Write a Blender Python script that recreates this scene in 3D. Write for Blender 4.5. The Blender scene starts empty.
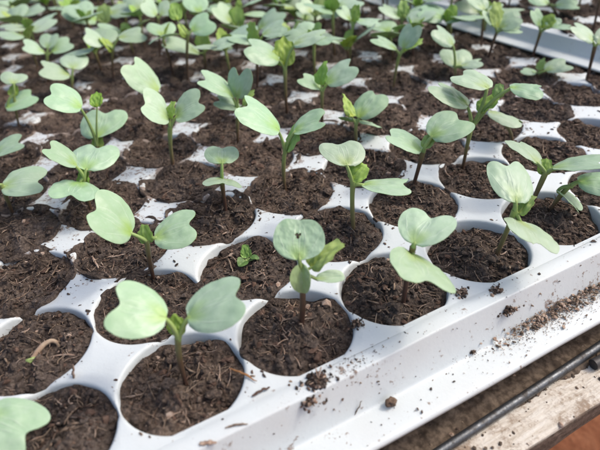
import bpy, bmesh, math, random
import numpy as np
from mathutils import Vector, Matrix

# ------------------------------------------------------------------ camera, light, exposure
# All shapes are laid out in "cells": one cell of the seedling tray = 1.0 = S metres.
S = 0.045
scene = bpy.context.scene
COL = scene.collection

cam_d = bpy.data.cameras.new('camera')
cam = bpy.data.objects.new('camera', cam_d)
COL.objects.link(cam)
scene.camera = cam
CAM = dict(x=0.2165, y=-3.4686, z=3.2991, yaw=0.4430, pitch=0.6081, roll=-0.0855, f=540.8)
_f = Vector((math.sin(CAM['yaw'])*math.cos(CAM['pitch']), math.cos(CAM['yaw'])*math.cos(CAM['pitch']), -math.sin(CAM['pitch'])))
_r = Vector((math.cos(CAM['yaw']), -math.sin(CAM['yaw']), 0))
_u = _r.cross(_f)
_cr, _sr = math.cos(CAM['roll']), math.sin(CAM['roll'])
_r2 = _r*_cr + _u*_sr
_u2 = _u*_cr - _r*_sr
cam.matrix_world = Matrix(((_r2.x, _u2.x, -_f.x, CAM['x']*S), (_r2.y, _u2.y, -_f.y, CAM['y']*S), (_r2.z, _u2.z, -_f.z, CAM['z']*S), (0, 0, 0, 1)))
cam_d.sensor_width = 36
cam_d.lens = CAM['f']/600*36
cam_d.clip_start = 0.005
cam_d.clip_end = 500
cam_d.dof.use_dof = True
cam_d.dof.focus_distance = 5.35*S
cam_d.dof.aperture_fstop = 12.5

SUN_DIR = Vector((0.80, -0.22, 1.0)).normalized()      # towards the sun
elev = math.asin(SUN_DIR.z)
world = bpy.data.worlds.new('World')
scene.world = world
world.use_nodes = True
wn = world.node_tree
bg = wn.nodes['Background']
sky = wn.nodes.new('ShaderNodeTexSky')
sky.sky_type = 'NISHITA'
sky.sun_disc = False
sky.sun_elevation = elev
sky.sun_rotation = math.atan2(SUN_DIR.x, SUN_DIR.y)
sky.air_density = 0.7
sky.dust_density = 4.5
sky.ozone_density = 0.5
wn.links.new(sky.outputs[0], bg.inputs[0])
bg.inputs[1].default_value = 0.15
sun_d = bpy.data.lights.new('sun', 'SUN')
sun = bpy.data.objects.new('sun', sun_d)
COL.objects.link(sun)
sun.rotation_euler = (-SUN_DIR).to_track_quat('-Z', 'Y').to_euler()
sun_d.energy = 0.55
sun_d.angle = math.radians(5)
sun_d.color = (1.0, 0.97, 0.93)
scene.view_settings.view_transform = 'Standard'
scene.view_settings.look = 'None'
scene.view_settings.exposure = 0.70
scene.view_settings.gamma = 1.0

rng = np.random.default_rng(11)
random.seed(4)

# ------------------------------------------------------------------ helpers
def link(o, parent=None):
    COL.objects.link(o)
    if parent is not None:
        o.parent = parent
    return o

def mesh_obj(name, verts, faces, mats, parent=None, mat_idx=None, smooth=True, attrs=None, loc=None):
    me = make_mesh(name, verts, faces, mats, mat_idx, smooth, attrs)
    o = bpy.data.objects.new(name, me)
    if loc is not None:
        o.location = Vector(loc)*S
    return link(o, parent)

def make_mesh(name, verts, faces, mats, mat_idx=None, smooth=True, attrs=None):
    """faces: list of (n,3|4) int arrays or a list of tuples"""
    me = bpy.data.meshes.new(name)
    v = np.asarray(verts, dtype=np.float64)*S
    if isinstance(faces, np.ndarray):
        faces = [faces]
    arrs = [np.asarray(f, dtype=np.int32) for f in faces if len(f)]
    loops = np.concatenate([a.ravel() for a in arrs])
    tot = np.concatenate([np.full(len(a), a.shape[1], dtype=np.int32) for a in arrs])
    start = np.concatenate([[0], np.cumsum(tot)[:-1]]).astype(np.int32)
    me.vertices.add(len(v)); me.vertices.foreach_set('co', v.ravel())
    me.loops.add(len(loops)); me.loops.foreach_set('vertex_index', loops)
    me.polygons.add(len(tot)); me.polygons.foreach_set('loop_start', start); me.polygons.foreach_set('loop_total', tot)
    if mat_idx is not None:
        me.polygons.foreach_set('material_index', np.asarray(mat_idx, dtype=np.int32))
    me.polygons.foreach_set('use_smooth', np.broadcast_to(np.asarray(smooth, dtype=bool), (len(tot),)).copy())
    for m in mats:
        me.materials.append(m)
    if attrs:
        for k, a in attrs.items():
            at = me.attributes.new(k, 'FLOAT', 'POINT')
            at.data.foreach_set('value', np.asarray(a, dtype=np.float32))
    me.update(calc_edges=True)
    me.validate()
    return me

def tag(o, label=None, cat=None, group=None, kind=None):
    if label: o['label'] = label
    if cat: o['category'] = cat
    if group: o['group'] = group
    if kind: o['kind'] = kind
    return o

def empty(name, loc, label, cat, group=None):
    o = bpy.data.objects.new(name, None)
    o.empty_display_size = 0.01
    o.location = Vector(loc)*S
    link(o)
    return tag(o, label, cat, group)

class Geo:
    """collects pieces that become ONE mesh"""
    def __init__(self):
        self.v, self.f3, self.f4, self.m3, self.m4, self.at, self.n = [], [], [], [], [], {}, 0
        self.s3, self.s4 = [], []
    def add(self, v, f, mat=0, sm=True, **at):
        v = np.asarray(v, float); f = np.asarray(f, int)
        if f.shape[1] == 3:
            self.f3.append(f+self.n); self.m3.append(np.full(len(f), mat) if np.isscalar(mat) else mat); self.s3.append(np.full(len(f), sm))
        else:
            self.f4.append(f+self.n); self.m4.append(np.full(len(f), mat) if np.isscalar(mat) else mat); self.s4.append(np.full(len(f), sm))
        for k, a in at.items():
            self.at.setdefault(k, []).append((self.n, np.broadcast_to(np.asarray(a, float), (len(v),))))
        self.v.append(v); self.n += len(v)
    def mesh(self, name, mats, smooth=True):
        fs, ms = [], []
        ss = []
        if self.f3: fs.append(np.concatenate(self.f3)); ms += self.m3; ss += self.s3
        if self.f4: fs.append(np.concatenate(self.f4)); ms += self.m4; ss += self.s4
        attrs = {}
        for k, L in self.at.items():
            a = np.zeros(self.n)
            for s, x in L: a[s:s+len(x)] = x
            attrs[k] = a
        return make_mesh(name, np.concatenate(self.v), fs, mats, np.concatenate(ms), np.concatenate(ss) if smooth else False, attrs)
    def obj(self, name, mats, parent=None, smooth=True, loc=None):
        o = bpy.data.objects.new(name, self.mesh(name, mats, smooth))
        if loc is not None: o.location = Vector(loc)*S
        return link(o, parent)

def grid_faces(nu, nv, wrap=False):
    i, j = np.meshgrid(np.arange(nu-1), np.arange(nv if wrap else nv-1), indexing='ij')
    j2 = (j+1) % nv
    return np.stack([i*nv+j, (i+1)*nv+j, (i+1)*nv+j2, i*nv+j2], -1).reshape(-1, 4)

def _hash(ix, iy, iz, seed):
    h = (ix*374761393 + iy*668265263 + iz*2147483647 + seed*974634777) & 0xFFFFFFFF
    h = ((h ^ (h >> 13))*1274126177) & 0xFFFFFFFF
    return ((h ^ (h >> 16)) & 0xFFFF)/65535.0

def vnoise(x, y, z, seed=0):
    x, y, z = np.broadcast_arrays(np.asarray(x, float), np.asarray(y, float), np.asarray(z, float))
    xi, yi, zi = (np.floor(a).astype(np.int64) for a in (x, y, z))
    fx, fy, fz = x-xi, y-yi, z-zi
    fx, fy, fz = (t*t*(3-2*t) for t in (fx, fy, fz))
    r = 0
    for dx in (0, 1):
        for dy in (0, 1):
            for dz in (0, 1):
                w = (fx if dx else 1-fx)*(fy if dy else 1-fy)*(fz if dz else 1-fz)
                r = r + w*_hash(xi+dx, yi+dy, zi+dz, seed)
    return r*2-1

def fbm(x, y, z, o=4, seed=0):
    r, a = 0, 1
    for k in range(o):
        r = r + a*vnoise(x*2**k, y*2**k, np.asarray(z)*2**k, seed+k); a *= .5
    return r

def tube(path, rad, ns=8, flat=1.0, cap=True):
    """swept tube: path (n,3), rad scalar or (n,)"""
    path = np.asarray(path, float); n = len(path)
    rad = np.broadcast_to(np.asarray(rad, float), (n,))
    t = np.gradient(path, axis=0); t /= np.linalg.norm(t, axis=1)[:, None]+1e-12
    ref = np.array([0, 0, 1.]) if abs(t[0][2]) < .8 else np.array([1., 0, 0])
    v = []
    for k in range(n):
        s = np.cross(t[k], ref); s /= np.linalg.norm(s)+1e-12
        b = np.cross(s, t[k]); ref = b
        a = np.arange(ns)/ns*2*math.pi
        v.append(path[k] + rad[k]*(np.cos(a)[:, None]*s + flat*np.sin(a)[:, None]*b))
    v = np.concatenate(v)
    f = grid_faces(n, ns, True)
    if cap:
        v = np.concatenate([v, path[:1], path[-1:]])
        i = np.arange(ns); j = (i+1) % ns
        c0, c1 = n*ns, n*ns+1
        f = np.concatenate([f, np.stack([np.full(ns, c0), i, j, j], 1), np.stack([np.full(ns, c1), (n-1)*ns+j, (n-1)*ns+i, (n-1)*ns+i], 1)])
    return v, f

def tube_add(g, path, rad, mat=0, ns=8, flat=1.0, **at):
    v, f = tube(path, rad, ns, flat, cap=False)
    n = len(path)
    i = np.arange(ns); j = (i+1) % ns
    g.add(v, f, mat, **at)
    # caps as fans
    at0 = {k: (np.asarray(a)[0] if np.ndim(a) else a) for k, a in at.items()}
    p = np.asarray(path, float)
    cv = np.concatenate([v[:ns], p[:1]]); g.add(cv, np.stack([np.full(ns, ns), i, j], 1), mat, **at0)
    at1 = {k: (np.asarray(a)[-1] if np.ndim(a) else a) for k, a in at.items()}
    cv = np.concatenate([v[(n-1)*ns:], p[-1:]]); g.add(cv, np.stack([np.full(ns, ns), j, i], 1), mat, **at1)

def bez(a, b, c, n):
    t = np.linspace(0, 1, n)[:, None]
    return (1-t)**2*np.asarray(a) + 2*t*(1-t)*np.asarray(b) + t*t*np.asarray(c)

# ------------------------------------------------------------------ materials
class NT:
    def __init__(self, name):
        self.m = bpy.data.materials.new(name); self.m.use_nodes = True
        self.t = self.m.node_tree; self.b = self.t.nodes['Principled BSDF']; self.o = self.t.nodes['Material Output']
    def n(self, typ, **kw):
        nd = self.t.nodes.new(typ)
        for k, v in kw.items():
            if hasattr(nd, k): setattr(nd, k, v)
            else: nd.inputs[k].default_value = v
        return nd
    def l(self, a, b): self.t.links.new(a, b)
    def coord(self, scale=1.0):
        tc = self.n('ShaderNodeTexCoord'); mp = self.n('ShaderNodeMapping')
        mp.inputs['Scale'].default_value = (scale/S,)*3
        self.l(tc.outputs['Object'], mp.inputs['Vector'])
        return mp.outputs['Vector']
    def noise(self, vec, scale, detail=4, rough=.6, dist=0.0):
        nd = self.n('ShaderNodeTexNoise'); nd.inputs['Scale'].default_value = scale
        nd.inputs['Detail'].default_value = detail; nd.inputs['Roughness'].default_value = rough
        nd.inputs['Distortion'].default_value = dist
        self.l(vec, nd.inputs['Vector']); return nd.outputs['Fac']
    def ramp(self, fac, stops):
        nd = self.n('ShaderNodeValToRGB'); cr = nd.color_ramp
        while len(cr.elements) < len(stops): cr.elements.new(.5)
        for e, (p, c) in zip(cr.elements, stops):
            e.position = p; e.color = (*c, 1) if len(c) == 3 else c
        self.l(fac, nd.inputs['Fac']); return nd.outputs['Color']
    def mix(self, fac, a, b, mode='MIX'):
        nd = self.n('ShaderNodeMix', data_type='RGBA', blend_type=mode)
        for sock, v in ((0, fac), (6, a), (7, b)):
            if isinstance(v, (int, float)): nd.inputs[sock].default_value = v
            elif isinstance(v, tuple): nd.inputs[sock].default_value = (*v, 1)
            else: self.l(v, nd.inputs[sock])
        return nd.outputs[2]
    def math(self, op, a, b=0.0, c=None):
        nd = self.n('ShaderNodeMath', operation=op)
        for i, v in enumerate((a, b, c)):
            if v is None: continue
            if isinstance(v, (int, float)): nd.inputs[i].default_value = v
            else: self.l(v, nd.inputs[i])
        return nd.outputs[0]
    def maprange(self, v, a, b, c=0.0, d=1.0, smooth=True):
        nd = self.n('ShaderNodeMapRange'); nd.interpolation_type = 'SMOOTHSTEP' if smooth else 'LINEAR'
        self.l(v, nd.inputs[0])
        for i, x in enumerate((a, b, c, d)): nd.inputs[i+1].default_value = x
        return nd.outputs[0]
    def attr(self, name):
        nd = self.n('ShaderNodeAttribute', attribute_name=name); return nd.outputs['Fac']
    def rand(self): return self.n('ShaderNodeObjectInfo').outputs['Random']
    def bump(self, h, strength=.5, dist=.01):
        nd = self.n('ShaderNodeBump'); nd.inputs['Strength'].default_value = strength
        nd.inputs['Distance'].default_value = dist*S
        self.l(h, nd.inputs['Height']); self.l(nd.outputs[0], self.b.inputs['Normal']); return nd
    def base(self, c):
        if isinstance(c, tuple): self.b.inputs['Base Color'].default_value = (*c, 1)
        else: self.l(c, self.b.inputs['Base Color'])
    def set(self, **kw):
        for k, v in kw.items(): self.b.inputs[k.replace('_', ' ')].default_value = v

def mat_tray():
    k = NT('white_tray_plastic'); v = k.coord()
    dirt = k.attr('dirt')
    n1 = k.noise(v, 7, 6, .7); n2 = k.noise(v, 26, 5, .65); n3 = k.noise(v, 2.2, 3, .5)
    # soil smeared on: patches with hard ragged edges, more of them where the 'dirt' attribute is high
    m1 = k.math('ADD', k.math('MULTIPLY', n1, .75), k.math('MULTIPLY', n2, .45))
    m1 = k.math('ADD', m1, k.math('MULTIPLY', dirt, .26))
    patch = k.maprange(m1, .76, .83)
    wash = k.maprange(k.math('ADD', n3, k.math('MULTIPLY', dirt, .3)), .45, .95)
    clean = k.mix(k.math('MULTIPLY', wash, .30), (.635, .685, .68), (.53, .525, .49))
    dcol = k.mix(n2, (.10, .062, .042), (.34, .25, .19))
    col = k.mix(k.math('MULTIPLY', patch, .86), clean, dcol)
    spk = k.maprange(k.noise(v, 55, 2, .5), .715, .75)
    col = k.mix(k.math('MULTIPLY', spk, .6), col, (.16, .11, .08))
    k.base(col)
    k.l(k.maprange(patch, 0, 1, .42, .9), k.b.inputs['Roughness'])
    k.set(Specular_IOR_Level=.4)
    k.bump(k.math('ADD', k.math('MULTIPLY', n2, .5), k.math('MULTIPLY', patch, .5)), .35, .012)
    return k.m

def mat_soil():
    k = NT('potting_soil'); v = k.coord()
    n1 = k.noise(v, 5, 5, .65); n2 = k.noise(v, 34, 5, .7); n3 = k.noise(v, 90, 3, .6)
    vo = k.n('ShaderNodeTexVoronoi'); vo.inputs['Scale'].default_value = 30; k.l(v, vo.inputs['Vector'])
    n0 = k.noise(v, 1.4, 2, .5)
    f = k.math('ADD', k.math('MULTIPLY', n1, .34), k.math('ADD', k.math('MULTIPLY', n2, .52), k.math('MULTIPLY', n0, .16)))
    col = k.ramp(f, [(.36, (.015, .012, .010)), (.455, (.070, .055, .046)), (.56, (.155, .125, .104)), (.70, (.34, .285, .24))])
    col = k.mix(k.math('MULTIPLY', k.maprange(n3, .55, .75), .55), col, (.22, .15, .11))
    tint = k.mix(k.rand(), (1.12, 1.05, .98), (.80, .79, .79))
    col = k.mix(1.0, col, tint, 'MULTIPLY')
    k.base(col); k.set(Roughness=.95, Specular_IOR_Level=.15)
    h = k.math('ADD', k.math('MULTIPLY', n2, .8), k.math('MULTIPLY', vo.outputs['Distance'], .6))
    h = k.math('ADD', h, k.math('MULTIPLY', n3, .35))
    k.bump(h, 1.0, .035)
    return k.m

def mat_flat(name, c, c2=None, rough=.8, scale=30, spec=.2):
    k = NT(name); v = k.coord()
    if c2: k.base(k.mix(k.maprange(k.noise(v, scale, 3, .6), .35, .65), c, c2))
    else: k.base(c)
    k.set(Roughness=rough, Specular_IOR_Level=spec)
    return k.m

def leaf_shader(k, col, trans_col, trans, rough):
    k.base(col); k.set(Roughness=rough, Specular_IOR_Level=.45)
    tr = k.n('ShaderNodeBsdfTranslucent')
    if isinstance(trans_col, tuple): tr.inputs[0].default_value = (*trans_col, 1)
    else: k.l(trans_col, tr.inputs[0])
    mx = k.n('ShaderNodeMixShader'); mx.inputs[0].default_value = trans
    k.l(k.b.outputs[0], mx.inputs[1]); k.l(tr.outputs[0], mx.inputs[2]); k.l(mx.outputs[0], k.o.inputs['Surface'])

def mat_leaf(name, c_a, c_b, c_base, c_vein, trans, tc, rough=.48, vein=.35, base_r=.32):
    k = NT(name); v = k.coord()
    t = k.attr('lt'); w = k.attr('lw')                # distance from the leaf base, signed angle across the blade
    n1 = k.noise(v, 3.0, 4, .6); n2 = k.noise(v, 22, 4, .65)
    col = k.mix(k.maprange(k.math('ADD', k.math('MULTIPLY', n1, .7), k.math('MULTIPLY', n2, .3)), .35, .65), c_a, c_b)
    # bloom speckle
    col = k.mix(k.math('MULTIPLY', k.maprange(n2, .5, .72), .25), col, c_vein)
    # veins: midrib plus side veins leaving it at an angle
    aw = k.math('ABSOLUTE', w)
    wd = k.math('ADD', aw, k.math('MULTIPLY', n2, .02))
    mid = k.maprange(wd, .012, .05, 1.0, 0.0)
    ph = k.math('SINE', k.math('ADD', k.math('MULTIPLY', aw, 15.0), k.math('ADD', k.math('MULTIPLY', t, 5.0), k.math('MULTIPLY', n1, 5.0))))
    side = k.maprange(ph, .93, 1.0)
    side = k.math('MULTIPLY', side, k.maprange(t, .15, .4))
    vn = k.math('MAXIMUM', mid, k.math('MULTIPLY', side, .85))
    vn = k.math('MULTIPLY', vn, k.maprange(t, .55, .95, 1.0, .15))
    col = k.mix(k.math('MULTIPLY', vn, vein), col, c_vein)
    # greener, yellower towards the leaf stalk
    bs = k.maprange(k.math('ADD', t, k.math('MULTIPLY', n1, .12)), .08, base_r+.16, 1.0, 0.0)
    col = k.mix(k.math('MULTIPLY', bs, .85), col, c_base)
    hs = k.n('ShaderNodeHueSaturation'); r = k.rand()
    k.l(k.maprange(r, 0, 1, .478, .514, False), hs.inputs['Hue'])
    k.l(k.maprange(k.math('FRACT', k.math('MULTIPLY', r, 7.3)), 0, 1, .85, 1.12, False), hs.inputs['Saturation'])
    k.l(k.maprange(k.math('FRACT', k.math('MULTIPLY', r, 13.7)), 0, 1, .84, 1.07, False), hs.inputs['Value'])
    k.l(col, hs.inputs['Color'])
    leaf_shader(k, hs.outputs[0], tc, trans, rough)
    k.bump(k.math('ADD', k.math('MULTIPLY', n2, .5), k.math('MULTIPLY', vn, .6)), .28, .02)
    return k.m

def mat_stem():
    k = NT('seedling_stem'); v = k.coord()
    h = k.attr('sh'); n = k.noise(v, 14, 4, .6); r = k.rand()
    f = k.math('ADD', h, k.math('ADD', k.math('MULTIPLY', k.math('SUBTRACT', n, .5), .3), k.math('MULTIPLY', k.math('SUBTRACT', r, .68), .75)))
    col = k.ramp(f, [(.05, (.085, .045, .032)), (.38, (.14, .090, .05)), (.72, (.22, .22, .085)), (1.0, (.32, .41, .13))])
    leaf_shader(k, col, (.25, .30, .08), .12, .45)
    k.bump(n, .3, .012)
    return k.m

def mat_wood():
    k = NT('weathered_plank'); tc = k.n('ShaderNodeTexCoord'); mp = k.n('ShaderNodeMapping')
    mp.inputs['Scale'].default_value = (1.1/S, 9/S, 9/S); k.l(tc.outputs['Object'], mp.inputs['Vector'])
    g = k.noise(mp.outputs[0], 2.2, 8, .7, .4); v = k.coord()
    n1 = k.noise(v, 6, 6, .7); n2 = k.noise(v, 30, 5, .7); n0 = k.noise(v, 1.7, 3, .5)
    top = k.ramp(g, [(.30, (.38, .31, .23)), (.45, (.66, .60, .50)), (.62, (.76, .72, .63))])
    d = k.maprange(k.math('ADD', k.math('MULTIPLY', n1, .55), k.math('ADD', k.math('MULTIPLY', n2, .4), k.math('MULTIPLY', n0, .35))), .62, .78)
    col = k.mix(k.math('MULTIPLY', d, .8), top, (.25, .165, .10))
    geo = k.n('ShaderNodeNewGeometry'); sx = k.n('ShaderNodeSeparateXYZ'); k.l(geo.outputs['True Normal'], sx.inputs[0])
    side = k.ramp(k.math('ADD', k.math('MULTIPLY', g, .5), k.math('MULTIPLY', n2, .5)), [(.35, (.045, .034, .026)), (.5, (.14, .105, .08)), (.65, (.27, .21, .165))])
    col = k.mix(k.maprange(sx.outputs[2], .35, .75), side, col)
    k.base(col); k.set(Roughness=.85, Specular_IOR_Level=.2)
    k.bump(k.math('ADD', g, k.math('MULTIPLY', n2, .5)), .6, .03)
    return k.m

def mat_metal():
    k = NT('dull_steel'); v = k.coord()
    n1 = k.noise(v, 9, 6, .7); n2 = k.noise(v, 45, 4, .6)
    k.base(k.mix(k.maprange(k.math('ADD', k.math('MULTIPLY', n1, .6), k.math('MULTIPLY', n2, .4)), .42, .66), (.11, .12, .13), (.06, .055, .05)))
    k.set(Metallic=.75); k.l(k.maprange(n1, .3, .7, .32, .6), k.b.inputs['Roughness'])
    k.bump(n2, .3, .01); return k.m

def mat_ground():
    k = NT('red_earth'); v = k.coord()
    n1 = k.noise(v, .8, 6, .65); n2 = k.noise(v, 4, 6, .7)
    k.base(k.ramp(k.math('ADD', k.math('MULTIPLY', n1, .6), k.math('MULTIPLY', n2, .4)), [(.3, (.10, .035, .018)), (.5, (.27, .105, .052)), (.7, (.42, .19, .10))]))
    k.set(Roughness=.95, Specular_IOR_Level=.1); k.bump(n2, .8, .3); return k.m

TRAY = mat_tray(); SOIL = mat_soil()
FIBRE = mat_flat('coir_fibre', (.30, .225, .16), (.14, .095, .065), .8, 18)
BARK = mat_flat('bark_chip', (.075, .045, .033), (.13, .085, .062), .85, 25)
PALE = mat_flat('pale_chip', (.42, .33, .26), (.30, .20, .14), .8, 25)
SMATS = [SOIL, FIBRE, BARK, PALE]
DUST = mat_flat('dry_dirt', (.17, .13, .095), (.07, .052, .038), .95, 14)
COTY = mat_leaf('cotyledon_upper', (.41, .59, .375), (.47, .635, .44), (.37, .55, .14), (.60, .73, .56), .22, (.46, .68, .24), .36, .62, .42)
COTU = mat_leaf('cotyledon_underside', (.34, .52, .22), (.39, .57, .27), (.34, .52, .12), (.45, .60, .32), .24, (.40, .62, .16))
TRUE = mat_leaf('young_leaf', (.34, .54, .11), (.42, .61, .16), (.46, .58, .07), (.46, .62, .26), .28, (.46, .66, .10), .5, .5, .25)
STEM = mat_stem(); WOOD = mat_wood(); STEEL = mat_metal(); EARTH = mat_ground()
PETI = mat_flat('leaf_stalk', (.30, .41, .13), (.24, .34, .11), .45, 10, .4)
DRIED = mat_flat('dried_sprout', (.40, .31, .22), (.28, .19, .13), .6, 14)

# ------------------------------------------------------------------ ground, plank, rod
n = 90
gx = np.sign(np.linspace(-1, 1, n))*np.abs(np.linspace(-1, 1, n))**3*4000
X, Y = np.meshgrid(gx+3, gx-4, indexing='ij')
Z = -14 + .35*fbm(X*.35, Y*.35, 0, 4, 3) + .9*vnoise(X*.02, Y*.02, 0, 9)
o = mesh_obj('ground', np.stack([X, Y, Z], -1).reshape(-1, 3), grid_faces(n, n)[:, ::-1], [EARTH]); tag(o, kind='structure')

def rounded_bar(x0, x1, y0, y1, z0, z1, nx=160, r=.035, jit=.012, seed=0):
    """long board: cross-section with eased, worn edges swept along x"""
    sec = []
    for cy, cz, a0 in ((y1-r, z1-r, 0), (y0+r, z1-r, 90), (y0+r, z0+r, 180), (y1-r, z0+r, 270)):
        for a in np.linspace(a0, a0+90, 5): sec.append((cy+r*math.cos(math.radians(a)), cz+r*math.sin(math.radians(a))))
    # subdivide the long flats
    out = []
    for k in range(len(sec)):
        a, b = np.array(sec[k]), np.array(sec[(k+1) % len(sec)]); out.append(a)
        m = int(np.linalg.norm(b-a)/.06)
        for q in range(1, m): out.append(a+(b-a)*q/m)
    sec = np.array(out); ns = len(sec)
    xs = np.linspace(x0, x1, nx)
    v = np.stack([np.repeat(xs[:, None], ns, 1), np.repeat(sec[None, :, 0], nx, 0), np.repeat(sec[None, :, 1], nx, 0)], -1)
    d = jit*(fbm(v[..., 0]*.9, v[..., 1]*7, v[..., 2]*7, 4, seed))
    v[..., 2] += d; v[..., 1] += jit*1.3*fbm(v[..., 0]*1.3, v[..., 1]*3+9, v[..., 2]*3, 3, seed+5)
    v = v.reshape(-1, 3); f = grid_faces(nx, ns, True)
    g = Geo(); g.add(v, f)
    for base, rev in ((0, False), ((nx-1)*ns, True)):
        ring = np.arange(ns); cen = v[base:base+ns].mean(0)
        cv = np.concatenate([v[base:base+ns], cen[None]])
        ff = np.stack([np.full(ns, ns), ring, (ring+1) % ns], 1)
        g.add(cv, ff[:, ::-1] if rev else ff)
    return g

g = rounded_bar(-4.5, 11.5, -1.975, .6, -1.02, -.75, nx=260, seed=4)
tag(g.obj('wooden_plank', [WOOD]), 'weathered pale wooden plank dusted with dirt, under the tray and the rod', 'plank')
xs = np.linspace(-4.2, 11.2, 90)
pth = np.stack([xs, -1.70+.045*(xs-1.5)+.006*np.sin(xs*1.3), np.full_like(xs, -.69)+.002*np.sin(xs*2)], 1)
g = Geo(); tube_add(g, pth, .039, ns=16)
tag(g.obj('metal_rod', [STEEL]), 'long thin grey steel rod lying on the plank beside the white tray', 'rod')
g = Geo(); tube_add(g, np.array([[3.85, -1.70, -.70], [4.1, -1.715, -.70], [4.5, -1.74, -.702], [5.2, -1.79, -.704]]), .05, ns=14)
DARK = mat_flat('dark_iron', (.03, .032, .034), (.06, .05, .045), .5, 20, .4)
tag(g.obj('iron_bar', [DARK]), 'short dark iron bar end lying on the plank at the right, against the grey rod', 'bar')
# dirt lying on the plank between the tray and the rod
g = Geo()
def lump(r, seed, sub=1):
    bm = bmesh.new(); bmesh.ops.create_icosphere(bm, subdivisions=sub, radius=1)
    v = np.array([q.co[:] for q in bm.verts]); f = np.array([[q.index for q in t.verts] for t in bm.faces]); bm.free()
    v = v*(1+.6*vnoise(v[:, :1]*1.9+seed, v[:, 1:2]*1.9, v[:, 2:]*1.9, seed))
    return v*r, f
LUMPS = [lump(1, s) for s in range(10)]
Xd, Yd = np.meshgrid(np.linspace(.8, 7.5, 700), np.linspace(-1.69, -.9, 80), indexing='ij')
Zd = -.722+.022*fbm(Xd*5, Yd*5, 0, 4, 31)-.055*np.clip((-1.615-Yd)/.07, 0, 1)
g.add(np.stack([Xd, Yd, Zd], -1).reshape(-1, 3), grid_faces(700, 80), 4)
for k in range(2600):
    x = rng.uniform(.5, 7.5); y = rng.uniform(-1.66, -1.15) if rng.random() < .8 else rng.uniform(-1.97, -1.2)
    r = .005+.022*rng.random()**3
    v, f = LUMPS[rng.integers(10)]
    g.add(v*r*np.array([1, 1, .6])+[x, y, -.75+r*.3], f, rng.choice([4, 4, 4, 1, 0, 3]))
tag(g.obj('plank_dirt', SMATS+[DUST], smooth=False), 'loose soil crumbs scattered over the plank along the tray', 'soil crumbs', kind='stuff')

# ------------------------------------------------------------------ trays
R = .487
def xmap(x):
    x = np.asarray(x, float); return np.where(x > 6, 6+(x-6)*.9, x)
NA = 72
def cell_ring(dips):
    """one tray cell, hole centre at the origin: square outline -> round lip -> cup wall -> cup floor"""
    a = np.arange(NA)/NA*2*math.pi
    ca, sa = np.cos(a), np.sin(a)
    sq = .5/np.maximum(np.abs(ca), np.abs(sa))
    edge_t = np.where(np.abs(ca) >= np.abs(sa), sa*sq, ca*sq)           # place along the square's side
    side = np.where(np.abs(ca) >= np.abs(sa), np.where(ca > 0, 0, 2), np.where(sa > 0, 1, 3))
    dip = np.array([dips[s] for s in side])*np.exp(-(edge_t/.085)**4)
    rings = []; bev = .026
    def ring(rad, z): rings.append(np.stack([ca*rad, sa*rad, np.broadcast_to(z, a.shape)], 1))
    top = -dip
    rr = np.minimum(R+bev, sq)
    ring(sq, top); ring(rr+(sq-rr)*.5, top); ring(rr, top)
    ring(np.minimum(R+bev*.4, sq-.001), top-bev*.22); ring(R+bev*.08, top-bev*.6); ring(R-.002, top-bev*1.2)
    ring(R-.012, np.minimum(top-.1, -.12)); ring(R-.045, -.35); ring(R-.09, -.75); ring(.12, -.78)
    v = np.concatenate(rings); f = grid_faces(len(rings), NA, True)
    dd = np.zeros(len(v)); dd[:6*NA] = np.tile(.45+np.exp(-(edge_t/.2)**2)*.9, 6); dd[6*NA:] = .5
    return v, f, dd

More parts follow.
